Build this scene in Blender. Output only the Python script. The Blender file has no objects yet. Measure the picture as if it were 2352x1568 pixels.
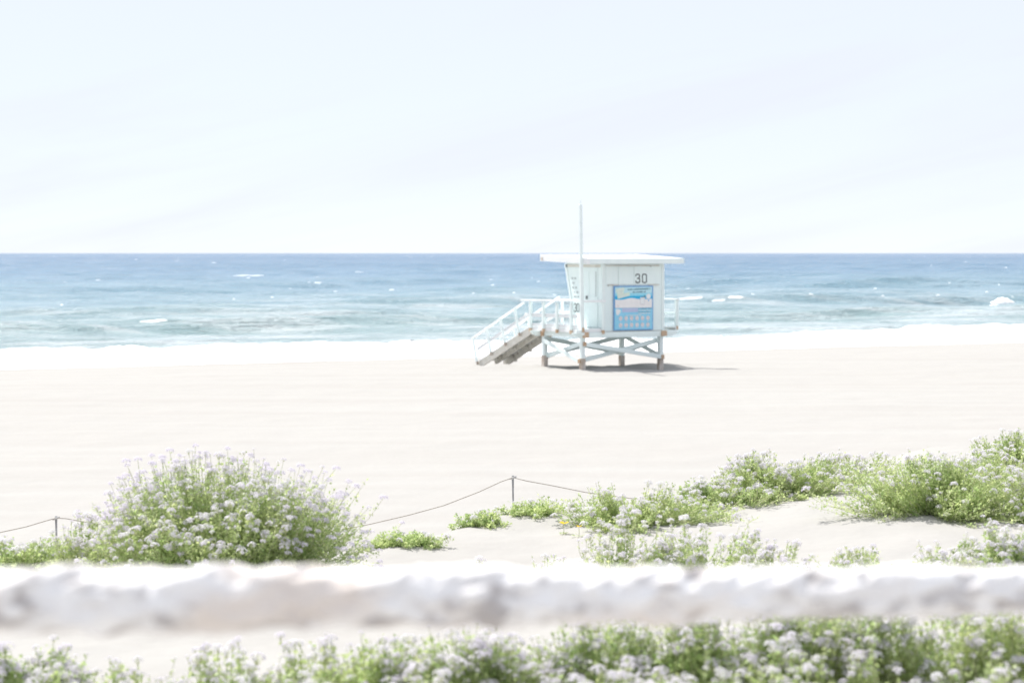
import bpy, bmesh, math, random
import numpy as np
from mathutils import Vector, Matrix, noise as mnoise

R = math.radians
sc = bpy.context.scene
C = sc.collection

# ------------------------------------------------------------------ camera
CAM_Z = 3.84
FPX = 4900.0            # focal length in units of a 2352-wide picture
PITCH = math.atan(203.0 / FPX)
cam_d = bpy.data.cameras.new('camera')
cam_d.sensor_width = 36.0
cam_d.lens = 75.0
cam_d.clip_start = 0.05
cam_d.clip_end = 60000.0
cam_d.dof.use_dof = True
cam_d.dof.focus_distance = 20.0
cam_d.dof.aperture_fstop = 3.4
cam_d.dof.aperture_blades = 0
cam = bpy.data.objects.new('camera', cam_d)
cam.location = (0, 0, CAM_Z)
cam.rotation_euler = (R(90) - PITCH, 0, 0)
C.objects.link(cam)
sc.camera = cam

# ------------------------------------------------------------------ sun and sky
SUN_ELEV = R(56.0)
SUN_AZ = math.atan2(0.70, 0.71)          # from +Y towards -X
S = Vector((-math.sin(SUN_AZ) * math.cos(SUN_ELEV), math.cos(SUN_AZ) * math.cos(SUN_ELEV), math.sin(SUN_ELEV)))
sun_d = bpy.data.lights.new('sun', 'SUN')
sun_d.energy = 2.1
sun_d.angle = R(0.53)
sun_d.color = (1.0, 0.965, 0.91)
sun = bpy.data.objects.new('sun', sun_d)
sun.rotation_euler = S.to_track_quat('Z', 'Y').to_euler()
sun.location = (-30, 30, 60)
C.objects.link(sun)

world = bpy.data.worlds.new('World')
sc.world = world
world.use_nodes = True
wn, wl = world.node_tree.nodes, world.node_tree.links
wn.clear()
w_out = wn.new('ShaderNodeOutputWorld')
w_bg = wn.new('ShaderNodeBackground')
w_bg.inputs['Strength'].default_value = 0.112
sky = wn.new('ShaderNodeTexSky')
sky.sky_type = 'NISHITA'
sky.sun_disc = False
sky.sun_elevation = SUN_ELEV
sky.sun_rotation = -SUN_AZ
sky.altitude = 0
sky.air_density = 0.6
sky.dust_density = 0.0
sky.ozone_density = 3.0
# thin high cirrus over the whole sky
tc = wn.new('ShaderNodeTexCoord')
mp = wn.new('ShaderNodeMapping')
mp0 = wn.new('ShaderNodeMapping')
mp0.inputs['Rotation'].default_value = (0, R(13), 0)
mp.inputs['Scale'].default_value = (1.7, 1.7, 19.0)
cn = wn.new('ShaderNodeTexNoise')
cn.inputs['Scale'].default_value = 1.6
cn.inputs['Detail'].default_value = 6.0
cn.inputs['Roughness'].default_value = 0.55
cn.inputs['Distortion'].default_value = 0.6
cr = wn.new('ShaderNodeMapRange')
cr.inputs['From Min'].default_value = 0.42
cr.inputs['From Max'].default_value = 0.75
cr.inputs['To Min'].default_value = 0.935
cr.inputs['To Max'].default_value = 0.995
cm = wn.new('ShaderNodeMix')
cm.data_type = 'RGBA'
cm.inputs['B'].default_value = (2.31, 2.385, 2.60, 1)
wl.new(tc.outputs['Generated'], mp0.inputs['Vector'])
wl.new(mp0.outputs['Vector'], mp.inputs['Vector'])
wl.new(mp.outputs['Vector'], cn.inputs['Vector'])
wl.new(cn.outputs['Fac'], cr.inputs['Value'])
wl.new(cr.outputs['Result'], cm.inputs['Factor'])
wl.new(sky.outputs['Color'], cm.inputs['A'])
wl.new(cm.outputs['Result'], w_bg.inputs['Color'])
wl.new(w_bg.outputs['Background'], w_out.inputs['Surface'])

sc.view_settings.view_transform = 'Standard'
sc.view_settings.look = 'None'
sc.view_settings.gamma = 1.0
sc.view_settings.use_curve_mapping = False
sc.view_settings.exposure = 1.72
sc.cycles.use_denoising = True
sc.cycles.max_bounces = 8
sc.cycles.transparent_max_bounces = 6

random.seed(4)
rng = np.random.default_rng(7)

# ------------------------------------------------------------------ helpers
def tag(o, label=None, cat=None, group=None, kind=None):
    if label: o['label'] = label
    if cat: o['category'] = cat
    if group: o['group'] = group
    if kind: o['kind'] = kind
    return o

def link(name, me, mat=None, parent=None, loc=None):
    o = bpy.data.objects.new(name, me)
    C.objects.link(o)
    if mat is not None:
        ms = mat if isinstance(mat, (list, tuple)) else [mat]
        for m in ms:
            me.materials.append(m)
    if parent is not None: o.parent = parent
    if loc is not None: o.location = loc
    return o

def empty(name, loc=(0, 0, 0), rz=0, parent=None):
    o = bpy.data.objects.new(name, None)
    o.empty_display_size = 0.2
    o.location = loc
    o.rotation_euler = (0, 0, rz)
    if parent is not None: o.parent = parent
    C.objects.link(o)
    return o

def mesh_np(name, V, F, smooth=False):
    me = bpy.data.meshes.new(name)
    me.from_pydata(V.tolist() if isinstance(V, np.ndarray) else V, [], F.tolist() if isinstance(F, np.ndarray) else F)
    if smooth:
        me.polygons.foreach_set('use_smooth', np.ones(len(me.polygons), dtype=bool))
    me.update()
    return me

def fast_mesh(name, V, loops, starts, smooth=False):
    me = bpy.data.meshes.new(name)
    me.vertices.add(len(V)); me.vertices.foreach_set('co', np.asarray(V, dtype=np.float32).ravel())
    me.loops.add(len(loops)); me.loops.foreach_set('vertex_index', np.asarray(loops, dtype=np.int32))
    me.polygons.add(len(starts)); me.polygons.foreach_set('loop_start', np.asarray(starts, dtype=np.int32))
    if smooth: me.polygons.foreach_set('use_smooth', np.ones(len(starts), dtype=bool))
    me.update(calc_edges=True)
    me.validate()
    return me

def grid_mesh(name, X, Y, Z):
    n, m = X.shape
    V = np.stack([X, Y, Z], -1).reshape(-1, 3)
    i = np.arange(n * m).reshape(n, m)
    q = np.stack([i[:-1, :-1], i[:-1, 1:], i[1:, 1:], i[1:, :-1]], -1).reshape(-1, 4)
    return fast_mesh(name, V, q.ravel(), np.arange(len(q)) * 4, smooth=True)

class MB:
    """collects boxes and bars into one mesh"""
    def __init__(s): s.V = []; s.F = []; s.M = []
    def hexa(s, pts, mi=0):
        b = len(s.V); s.V += [tuple(p) for p in pts]
        for f in ((0, 3, 2, 1), (4, 5, 6, 7), (0, 1, 5, 4), (1, 2, 6, 5), (2, 3, 7, 6), (3, 0, 4, 7)):
            s.F.append(tuple(b + k for k in f)); s.M.append(mi)
        return s
    def box(s, x0, x1, y0, y1, z0, z1, mi=0):
        return s.hexa([(x0, y0, z0), (x1, y0, z0), (x1, y1, z0), (x0, y1, z0), (x0, y0, z1), (x1, y0, z1), (x1, y1, z1), (x0, y1, z1)], mi)
    def bar(s, a, b, w, h, up=(0, 0, 1), mi=0):
        a = Vector(a); b = Vector(b); d = (b - a).normalized()
        u = Vector(up); sd = d.cross(u).normalized(); u = sd.cross(d).normalized()
        sd *= w / 2; u *= h / 2
        return s.hexa([a - sd - u, a + sd - u, b + sd - u, b - sd - u, a - sd + u, a + sd + u, b + sd + u, b - sd + u], mi)
    def build(s, name, mat, parent=None, bevel=0.0, smooth=False):
        me = bpy.data.meshes.new(name)
        me.from_pydata(s.V, [], s.F)
        me.polygons.foreach_set('material_index', np.array(s.M, dtype=np.int32))
        bm = bmesh.new(); bm.from_mesh(me)
        bmesh.ops.recalc_face_normals(bm, faces=bm.faces)
        if bevel > 0:
            bmesh.ops.bevel(bm, geom=list(bm.edges), offset=bevel, segments=1, affect='EDGES')
        bm.to_mesh(me); bm.free()
        return link(name, me, mat, parent)

def box(name, mat, parent, x0, x1, y0, y1, z0, z1, bevel=0.008):
    return MB().box(x0, x1, y0, y1, z0, z1).build(name, mat, parent, bevel)
def bar(name, mat, parent, a, b, w, h, up=(0, 0, 1), bevel=0.008):
    return MB().bar(a, b, w, h, up).build(name, mat, parent, bevel)

def tube_mesh(name, pts, radii, n=8, smooth=True):
    V = []; F = []
    P = [Vector(p) for p in pts]
    for i, p in enumerate(P):
        d = (P[min(i + 1, len(P) - 1)] - P[max(i - 1, 0)]).normalized()
        a = d.cross(Vector((0, 0, 1)))
        if a.length < 1e-3: a = d.cross(Vector((0, 1, 0)))
        a.normalize(); b = d.cross(a)
        for k in range(n):
            t = 2 * math.pi * k / n
            V.append(tuple(p + (a * math.cos(t) + b * math.sin(t)) * radii[i]))
    for i in range(len(P) - 1):
        for k in range(n):
            F.append((i * n + k, i * n + (k + 1) % n, (i + 1) * n + (k + 1) % n, (i + 1) * n + k))
    F.append(tuple(range(n - 1, -1, -1))); F.append(tuple((len(P) - 1) * n + k for k in range(n)))
    return mesh_np(name, V, F, smooth)

# value noise on arrays (vectorised)
def _hash(ix, iy, seed):
    h = (ix.astype(np.int64) * 374761393 + iy.astype(np.int64) * 668265263 + seed * 1442695041) & 0x7fffffff
    h = ((h ^ (h >> 13)) * 1274126177) & 0x7fffffff
    return ((h ^ (h >> 16)) & 0xffff) / 65535.0
def vnoise(x, y, seed=0):
    x = np.asarray(x, float); y = np.asarray(y, float)
    ix = np.floor(x); iy = np.floor(y); fx = x - ix; fy = y - iy
    fx = fx * fx * fx * (fx * (fx * 6 - 15) + 10); fy = fy * fy * fy * (fy * (fy * 6 - 15) + 10)
    a = _hash(ix, iy, seed); b = _hash(ix + 1, iy, seed); c = _hash(ix, iy + 1, seed); d = _hash(ix + 1, iy + 1, seed)
    return (a + (b - a) * fx) * (1 - fy) + (c + (d - c) * fx) * fy - 0.5
def fbm(x, y, seed=0, oct=4, gain=0.5):
    r = 0; a = 1.0
    for k in range(oct):
        r = r + a * vnoise(x * 2 ** k + 17.3 * k, y * 2 ** k - 9.1 * k, seed + k); a *= gain
    return r
def sstep(e0, e1, x):
    t = np.clip((x - e0) / (e1 - e0), 0, 1); return t * t * (3 - 2 * t)

# ------------------------------------------------------------------ materials
MATS = {}
def mat(name, color, rough=0.7, spec=0.3):
    m = bpy.data.materials.new(name); m.use_nodes = True
    b = m.node_tree.nodes['Principled BSDF']
    b.inputs['Base Color'].default_value = (*color, 1)
    b.inputs['Roughness'].default_value = rough
    b.inputs['Specular IOR Level'].default_value = spec
    MATS[name] = m
    return m, m.node_tree.nodes, m.node_tree.links, b

def noisy(name, c1, c2, scale, rough=0.7, spec=0.3, detail=5, stretch=(1, 1, 1), bump=0.0, bdist=0.01, lo=0.35, hi=0.65, coord='Object'):
    m, n, l, b = mat(name, c1, rough, spec)
    t = n.new('ShaderNodeTexCoord'); mp = n.new('ShaderNodeMapping'); mp.inputs['Scale'].default_value = stretch
    x = n.new('ShaderNodeTexNoise'); x.inputs['Scale'].default_value = scale; x.inputs['Detail'].default_value = detail
    r = n.new('ShaderNodeMapRange'); r.inputs['From Min'].default_value = lo; r.inputs['From Max'].default_value = hi
    mx = n.new('ShaderNodeMix'); mx.data_type = 'RGBA'
    mx.inputs['A'].default_value = (*c1, 1); mx.inputs['B'].default_value = (*c2, 1)
    l.new(t.outputs[coord], mp.inputs['Vector']); l.new(mp.outputs['Vector'], x.inputs['Vector'])
    l.new(x.outputs['Fac'], r.inputs['Value']); l.new(r.outputs['Result'], mx.inputs['Factor'])
    l.new(mx.outputs['Result'], b.inputs['Base Color'])
    if bump:
        bp = n.new('ShaderNodeBump'); bp.inputs['Strength'].default_value = bump; bp.inputs['Distance'].default_value = bdist
        l.new(x.outputs['Fac'], bp.inputs['Height']); l.new(bp.outputs['Normal'], b.inputs['Normal'])
    return m

M_paint = noisy('tower_paint', (0.80, 0.895, 0.885), (0.76, 0.86, 0.86), 3.0, 0.55, 0.35, stretch=(1, 1, 0.35), bump=0.08, bdist=0.004)
M_white = noisy('roof_paint', (0.84, 0.86, 0.87), (0.78, 0.80, 0.81), 2.0, 0.6, 0.3)
M_rail = noisy('railing_paint', (0.80, 0.88, 0.87), (0.75, 0.83, 0.83), 4.0, 0.55, 0.35)
M_bare = noisy('bare_wood', (0.46, 0.31, 0.20), (0.58, 0.44, 0.32), 6.0, 0.85, 0.15, stretch=(1, 1, 0.3), bump=0.3)
M_wornleg = noisy('worn_wood', (0.40, 0.33, 0.27), (0.60, 0.56, 0.52), 7.0, 0.85, 0.15, stretch=(1, 1, 0.4), bump=0.3)
M_under = noisy('ply_underside', (0.62, 0.60, 0.54), (0.72, 0.71, 0.66), 3.0, 0.8, 0.2)
M_trim = noisy('rusty_trim', (0.60, 0.53, 0.47), (0.74, 0.74, 0.71), 9.0, 0.7, 0.2, stretch=(1, 1, 4))
M_black = noisy('stencil_black', (0.035, 0.04, 0.045), (0.07, 0.075, 0.08), 20, 0.6, 0.3)
M_fadetext = noisy('faded_stencil', (0.24, 0.27, 0.28), (0.40, 0.43, 0.43), 20, 0.6, 0.3)
M_hardware = mat('dark_hardware', (0.25, 0.27, 0.27), 0.8, 0.1)[0]  # plain dark grey of the hinge, door handle and bolts
M_metal = noisy('galvanised', (0.50, 0.51, 0.51), (0.40, 0.39, 0.38), 30, 0.45, 0.5)
M_rope = noisy('rope_fibre', (0.50, 0.47, 0.42), (0.40, 0.37, 0.34), 60, 0.9, 0.1, stretch=(1, 1, 1))

def sand_material():
    m, n, l, b = mat('dry_sand', (0.5, 0.45, 0.39), 0.95, 0.05)
    g = n.new('ShaderNodeNewGeometry')
    mp = n.new('ShaderNodeMapping'); mp.inputs['Rotation'].default_value = (0, 0, R(-30)); mp.inputs['Scale'].default_value = (0.05, 0.9, 0.4)
    s1 = n.new('ShaderNodeTexNoise'); s1.inputs['Scale'].default_value = 1.0; s1.inputs['Detail'].default_value = 7
    s2 = n.new('ShaderNodeTexNoise'); s2.inputs['Scale'].default_value = 9.0; s2.inputs['Detail'].default_value = 8
    s3 = n.new('ShaderNodeTexNoise'); s3.inputs['Scale'].default_value = 900.0; s3.inputs['Detail'].default_value = 2
    add = n.new('ShaderNodeMath'); add.operation = 'MULTIPLY_ADD'; add.inputs[1].default_value = 0.35
    l.new(g.outputs['Position'], mp.inputs['Vector']); l.new(mp.outputs['Vector'], s1.inputs['Vector'])
    l.new(g.outputs['Position'], s2.inputs['Vector']); l.new(g.outputs['Position'], s3.inputs['Vector'])
    l.new(s2.outputs['Fac'], add.inputs[0]); l.new(s1.outputs['Fac'], add.inputs[2])
    r = n.new('ShaderNodeMapRange'); r.inputs['From Min'].default_value = 0.42; r.inputs['From Max'].default_value = 0.95
    l.new(add.outputs[0], r.inputs['Value'])
    mx = n.new('ShaderNodeMix'); mx.data_type = 'RGBA'
    mx.inputs['A'].default_value = SAND_A; mx.inputs['B'].default_value = SAND_B
    l.new(r.outputs['Result'], mx.inputs['Factor'])
    # wet strip along the waterline
    sp = n.new('ShaderNodeVectorMath'); sp.operation = 'DOT_PRODUCT'; sp.inputs[1].default_value = (-0.497, 0.867, 0)
    l.new(g.outputs['Position'], sp.inputs[0])
    s1b = n.new('ShaderNodeMath'); s1b.operation = 'MULTIPLY_ADD'; s1b.inputs[1].default_value = 6.0
    l.new(s1.outputs['Fac'], s1b.inputs[0]); l.new(sp.outputs['Value'], s1b.inputs[2])
    wr = n.new('ShaderNodeMapRange'); wr.inputs['From Min'].default_value = 79.5; wr.inputs['From Max'].default_value = 82.0
    l.new(s1b.outputs[0], wr.inputs['Value'])
    mw = n.new('ShaderNodeMix'); mw.data_type = 'RGBA'; mw.inputs['B'].default_value = (0.335, 0.315, 0.295, 1)
    l.new(wr.outputs['Result'], mw.inputs['Factor']); l.new(mx.outputs['Result'], mw.inputs['A'])
    l.new(mw.outputs['Result'], b.inputs['Base Color'])
    bp = n.new('ShaderNodeBump'); bp.inputs['Strength'].default_value = 0.5; bp.inputs['Distance'].default_value = 0.02
    l.new(s2.outputs['Fac'], bp.inputs['Height'])
    bp2 = n.new('ShaderNodeBump'); bp2.inputs['Strength'].default_value = 0.25; bp2.inputs['Distance'].default_value = 0.001
    l.new(s3.outputs['Fac'], bp2.inputs['Height']); l.new(bp.outputs['Normal'], bp2.inputs['Normal'])
    l.new(bp2.outputs['Normal'], b.inputs['Normal'])
    return m
SAND_A = (0.380, 0.376, 0.362, 1); SAND_B = (0.352, 0.340, 0.325, 1)
M_sand = sand_material()

def water_material():
    m, n, l, b = mat('sea_water', (0.05, 0.12, 0.18), 0.2, 0.5)
    b.inputs['IOR'].default_value = 1.33
    g = n.new('ShaderNodeNewGeometry')
    sp = n.new('ShaderNodeVectorMath'); sp.operation = 'DOT_PRODUCT'; sp.inputs[1].default_value = (-0.497, 0.867, 0)
    l.new(g.outputs['Position'], sp.inputs[0])
    # distance offshore -> clear deep blue, milky green and foam-milky near the beach
    ramp = n.new('ShaderNodeValToRGB')
    lg = n.new('ShaderNodeMath'); lg.operation = 'LOGARITHM'; lg.inputs[1].default_value = 10
    l.new(sp.outputs['Value'], lg.inputs[0])
    mr = n.new('ShaderNodeMapRange'); mr.inputs['From Min'].default_value = math.log10(85); mr.inputs['From Max'].default_value = math.log10(1500)
    l.new(lg.outputs[0], mr.inputs['Value']); l.new(mr.outputs['Result'], ramp.inputs['Fac'])
    e = ramp.color_ramp.elements
    e[0].position = 0.0; e[0].color = WATER[0]
    e[1].position = 1.0; e[1].color = WATER[-1]
    for pos, col in zip((0.12, 0.3, 0.55), WATER[1:-1]):
        k = e.new(pos); k.color = col
    # drifting streaks of fine foam and darker lanes, parallel to the crests
    mp = n.new('ShaderNodeMapping'); mp.inputs['Rotation'].default_value = (0, 0, R(-30)); mp.inputs['Scale'].default_value = (0.10, 0.30, 0.2)
    s1 = n.new('ShaderNodeTexNoise'); s1.inputs['Scale'].default_value = 1.0; s1.inputs['Detail'].default_value = 8; s1.inputs['Roughness'].default_value = 0.62
    l.new(g.outputs['Position'], mp.inputs['Vector']); l.new(mp.outputs['Vector'], s1.inputs['Vector'])
    r = n.new('ShaderNodeMapRange'); r.inputs['From Min'].default_value = 0.45; r.inputs['From Max'].default_value = 0.66; r.inputs['To Max'].default_value = 1.0
    l.new(s1.outputs['Fac'], r.inputs['Value'])
    near = n.new('ShaderNodeMapRange'); near.inputs['From Min'].default_value = 220; near.inputs['From Max'].default_value = 88; near.inputs['To Min'].default_value = 0.08; near.inputs['To Max'].default_value = 0.95
    l.new(sp.outputs['Value'], near.inputs['Value'])
    mu = n.new('ShaderNodeMath'); mu.operation = 'MULTIPLY'
    l.new(r.outputs['Result'], mu.inputs[0]); l.new(near.outputs['Result'], mu.inputs[1])
    mx = n.new('ShaderNodeMix'); mx.data_type = 'RGBA'; mx.inputs['B'].default_value = (0.55, 0.60, 0.62, 1)
    l.new(ramp.outputs['Color'], mx.inputs['A']); l.new(mu.outputs[0], mx.inputs['Factor'])
    l.new(mx.outputs['Result'], b.inputs['Base Color'])
    # ripples
    mp2 = n.new('ShaderNodeMapping'); mp2.inputs['Rotation'].default_value = (0, 0, R(-20)); mp2.inputs['Scale'].default_value = (0.9, 1.3, 1)
    s2 = n.new('ShaderNodeTexNoise'); s2.inputs['Scale'].default_value = 1.1; s2.inputs['Detail'].default_value = 7; s2.inputs['Roughness'].default_value = 0.6
    l.new(g.outputs['Position'], mp2.inputs['Vector']); l.new(mp2.outputs['Vector'], s2.inputs['Vector'])
    bp = n.new('ShaderNodeBump'); bp.inputs['Strength'].default_value = 1.0; bp.inputs['Distance'].default_value = 0.6
    l.new(s2.outputs['Fac'], bp.inputs['Height'])
    mp3 = n.new('ShaderNodeMapping'); mp3.inputs['Rotation'].default_value = (0, 0, R(-25)); mp3.inputs['Scale'].default_value = (0.03, 0.075, 1)
    s3 = n.new('ShaderNodeTexNoise'); s3.inputs['Scale'].default_value = 1.0; s3.inputs['Detail'].default_value = 6; s3.inputs['Roughness'].default_value = 0.65
    l.new(g.outputs['Position'], mp3.inputs['Vector']); l.new(mp3.outputs['Vector'], s3.inputs['Vector'])
    bp2 = n.new('ShaderNodeBump'); bp2.inputs['Strength'].default_value = 1.0; bp2.inputs['Distance'].default_value = 2.5
    l.new(s3.outputs['Fac'], bp2.inputs['Height']); l.new(bp.outputs['Normal'], bp2.inputs['Normal'])
    l.new(bp2.outputs['Normal'], b.inputs['Normal'])
    return m
WATER = [(0.30, 0.385, 0.395, 1), (0.215, 0.33, 0.35, 1), (0.135, 0.26, 0.33, 1), (0.08, 0.19, 0.295, 1), (0.045, 0.13, 0.235, 1)]
M_water = water_material()
M_foam = noisy('sea_foam', (0.88, 0.89, 0.90), (0.70, 0.74, 0.75), 1.2, 0.9, 0.1, detail=8, stretch=(0.35, 1, 1), bump=0.4, bdist=0.05, lo=0.5, hi=0.85, coord='Object')

def leaf_material(name, c1, c2, trans):
    m = bpy.data.materials.new(name); m.use_nodes = True
    n, l = m.node_tree.nodes, m.node_tree.links
    b = n['Principled BSDF']; out = n['Material Output']
    a = n.new('ShaderNodeAttribute'); a.attribute_name = 'tint'
    mx = n.new('ShaderNodeMix'); mx.data_type = 'RGBA'; mx.inputs['A'].default_value = (*c1, 1); mx.inputs['B'].default_value = (*c2, 1)
    l.new(a.outputs['Fac'], mx.inputs['Factor'])
    l.new(mx.outputs['Result'], b.inputs['Base Color'])
    b.inputs['Roughness'].default_value = 0.42; b.inputs['Specular IOR Level'].default_value = 0.45
    tr = n.new('ShaderNodeBsdfTranslucent')
    l.new(mx.outputs['Result'], tr.inputs['Color'])
    ms = n.new('ShaderNodeMixShader'); ms.inputs['Fac'].default_value = trans
    l.new(b.outputs['BSDF'], ms.inputs[1]); l.new(tr.outputs['BSDF'], ms.inputs[2])
    l.new(ms.outputs['Shader'], out.inputs['Surface'])
    return m
M_leaf = leaf_material('sea_rocket_leaf', (0.37, 0.50, 0.20), (0.70, 0.75, 0.38), 0.55)
M_stem = noisy('sea_rocket_stem', (0.46, 0.54, 0.27), (0.58, 0.58, 0.38), 8, 0.6, 0.3)
def petal_material(name, c1, c2):
    m = bpy.data.materials.new(name); m.use_nodes = True
    n, l = m.node_tree.nodes, m.node_tree.links
    b = n['Principled BSDF']; out = n['Material Output']
    oi = n.new('ShaderNodeObjectInfo')
    mx = n.new('ShaderNodeMix'); mx.data_type = 'RGBA'; mx.inputs['A'].default_value = (*c1, 1); mx.inputs['B'].default_value = (*c2, 1)
    l.new(oi.outputs['Random'], mx.inputs['Factor']); l.new(mx.outputs['Result'], b.inputs['Base Color'])
    b.inputs['Roughness'].default_value = 0.7; b.inputs['Specular IOR Level'].default_value = 0.15
    tr = n.new('ShaderNodeBsdfTranslucent'); l.new(mx.outputs['Result'], tr.inputs['Color'])
    ms = n.new('ShaderNodeMixShader'); ms.inputs['Fac'].default_value = 0.4
    l.new(b.outputs['BSDF'], ms.inputs[1]); l.new(tr.outputs['BSDF'], ms.inputs[2])
    l.new(ms.outputs['Shader'], out.inputs['Surface'])
    return m
M_petal = petal_material('sea_rocket_petal', (0.84, 0.82, 0.86), (0.76, 0.72, 0.81))
M_yellow = petal_material('yellow_petal', (0.80, 0.58, 0.05), (0.80, 0.52, 0.04))

# ------------------------------------------------------------------ ground
NX, NY = -0.497, 0.867                     # seaward direction
TB = (2.31, 70.0); TROT = R(32.0)          # tower's near leg and heading
SEA_Z = -0.60
def height(x, y):
    x = np.asarray(x, float); y = np.asarray(y, float)
    d = NX * x + NY * y
    z = -0.60 * np.clip((d - 61.0) / 18.8, 0, None) ** 1.15
    z = np.where(d > 79.8, -0.60 - (d - 79.8) * 0.045, z)
    z = z + 0.045 * fbm(x * 0.22, y * 0.22, 3, 4) * sstep(20, 34, y) * sstep(82, 70, d)
    z = z + 0.03 * fbm(x * 1.1, y * 0.9, 5, 3) * sstep(82, 74, d)
    # foredune: a plateau at the path, breaking down to the beach
    yc = 12.4 + 2.4 * sstep(-1.6, 0.3, x) + 3.6 * sstep(1.0, 4.0, x) + 0.5 * fbm(x * 0.4, y * 0.1, 11, 2)
    yc = yc + 0.6 * sstep(-1.6, -3, x)
    dz = 2.03 + 0.10 * fbm(x * 0.35, y * 0.35, 21, 3) + 0.05 * fbm(x * 1.3, y * 1.3, 22, 3)
    dz = dz + 0.10 * np.exp(-((x - 2.6) / 1.2) ** 2 - ((y - 15.8) / 1.8) ** 2) - 0.10 * np.exp(-((x + 0.4) / 1.0) ** 2 - ((y - 12.3) / 1.6) ** 2)
    dz = dz - 0.10 * np.exp(-((x - 1.0) / 0.9) ** 2 - ((y - 11.0) / 1.2) ** 2)
    dz = dz + 0.12 * sstep(2.8, 4.4, x) * sstep(13.5, 17.0, y)
    k = 1 - sstep(0, 1, (y - yc) / (6.0 + 3.0 * sstep(0.5, 3.0, x)))
    z = z * (1 - k) + dz * k
    # trampled, scoured sand round the tower
    tx = x - TB[0]; ty = y - TB[1]
    c, s = math.cos(TROT), math.sin(TROT)
    p = c * tx + s * ty; q = -s * tx + c * ty
    nr = np.exp(-((p - 1.6) / 4.0) ** 2 - ((q - 2.5) / 4.5) ** 2)
    z = z + nr * 0.13 * fbm(p * 0.75, q * 0.75, 31, 3)
    z = z - 0.42 * np.exp(-((p - 0.75) / 0.8) ** 2 - ((q - 5.5) / 0.9) ** 2)      # hollow under the stairs
    z = z + 0.12 * np.exp(-((p + 0.35) / 0.6) ** 2 - ((q - 4.3) / 0.7) ** 2) + 0.10 * np.exp(-((p + 0.3) / 0.4) ** 2 - ((q - 6.3) / 0.6) ** 2)
    z = z - 0.12 * np.exp(-((p - 3.4) / 1.6) ** 2 - ((q + 0.3) / 0.9) ** 2)
    z = z + 0.10 * np.exp(-((p - 2.5) / 2.2) ** 2 - ((q + 2.6) / 0.9) ** 2)
    return z
def hz(x, y): return float(height(np.array([x]), np.array([y]))[0])

def ray(u, v):
    cx = (u - 1176) / FPX; cy = (784 - v) / FPX
    return Vector((cx, math.cos(PITCH) + cy * math.sin(PITCH), -math.sin(PITCH) + cy * math.cos(PITCH)))
def at(u, v, Y):
    d = ray(u, v); return Vector((0, 0, CAM_Z)) + d * (Y / d.y)
def ground(u, v, y0=5.0, y1=95.0):
    d = ray(u, v)
    Y = np.linspace(y0, y1, 3000); X = d.x / d.y * Y; Z = CAM_Z + d.z / d.y * Y
    i = np.argmax(Z < height(X, Y))
    return float(X[i]), float(Y[i])

rows = [-14.0]
y = -14.0
while y < 150:
    step = 0.10 if 4 < y < 20 else (0.35 if y <= 4 else max(0.10, min(0.6, y * y / (3.84 * 2133) * 0.42)))
    if y > 95: step = 2.0
    y += step; rows.append(y)
rows = np.array(rows)
sp = np.linspace(-1, 1, 361)
tcol = 0.30 * sp + 1.6 * np.sign(sp) * np.clip(np.abs(sp) - 0.85, 0, None) * 6.0
YY, TT = np.meshgrid(rows, tcol, indexing='ij')
XX = TT * (np.maximum(YY, 0) + 6.0)
tag(link('beach_sand', grid_mesh('beach_sand', XX, YY, height(XX, YY)), M_sand), kind='structure')

# ------------------------------------------------------------------ sea
def wave(x, y):
    """surface height over still water"""
    d = NX * x + NY * y; s = NY * x - NX * y
    z = np.zeros_like(x)
    # shoaling swell: sharp crests near 117, 161, 208 m, bending along the shore
    wob = 5.0 * vnoise(s * 0.018, d * 0.004, 41) * 2
    for c0, a, w, sd in ((117, .50, 3.4, 1), (139, .16, 4.0, 2), (161, .62, 4.2, 3), (186, .22, 5.0, 6), (209, .50, 5.5, 4), (262, .5, 8, 5), (330, .5, 11, 7), (420, .5, 14, 8)):
        m = np.clip(0.62 + 1.5 * vnoise(s * 0.022, d * 0 + c0, 50 + sd), 0.08, 1.3)
        t = (d - c0 - wob) / w
        z = z + a * m * np.where(t < 0, np.exp(-(t * 2.1) ** 2), np.exp(-(t * 0.7) ** 2))
    shoal = sstep(84, 150, d)
    spc = np.where(y < 900, np.minimum(2.6, np.maximum(0.4, y * y / (4.4 * 2133) * 0.5)), np.where(y < 2200, 7.0, y * 0.1))
    r2 = np.random.default_rng(5)
    for k in range(30):
        lam = 1.1 * 1.18 ** k
        ang = R(120 + r2.normal(0, 34)); ph = r2.uniform(0, 6.28)
        kx, ky = math.cos(ang) * 2 * math.pi / lam, math.sin(ang) * 2 * math.pi / lam
        amp = 0.0145 * lam ** 0.5
        amp = amp * sstep(1.6, 3.2, lam / spc) * (0.35 + 0.65 * shoal) * (0.6 + 1.2 * np.clip(0.5 + vnoise(x / (lam * 4), y / (lam * 4), 70 + k), 0, 1))
        sn = np.sin(kx * x + ky * y + ph)
        z = z + amp * (sn + 0.25 * np.cos(2 * (kx * x + ky * y + ph)))
    return z * sstep(78, 96, d)
rows = [66.0]
y = 66.0
while y < 30000:
    y += min(2.6, max(0.4, y * y / (4.4 * 2133) * 0.5)) if y < 900 else (7.0 if y < 2200 else y * 0.10)
    rows.append(y)
rows = np.array(rows)
sp = np.linspace(-1, 1, 401)
tcol = 0.30 * sp + 1.6 * np.sign(sp) * np.clip(np.abs(sp) - 0.87, 0, None) * 8.0
YY, TT = np.meshgrid(rows, tcol, indexing='ij')
XX = TT * YY
tag(link('sea_water', grid_mesh('sea_water', XX, YY, SEA_Z + wave(XX, YY)), M_water), kind='structure')

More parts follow.
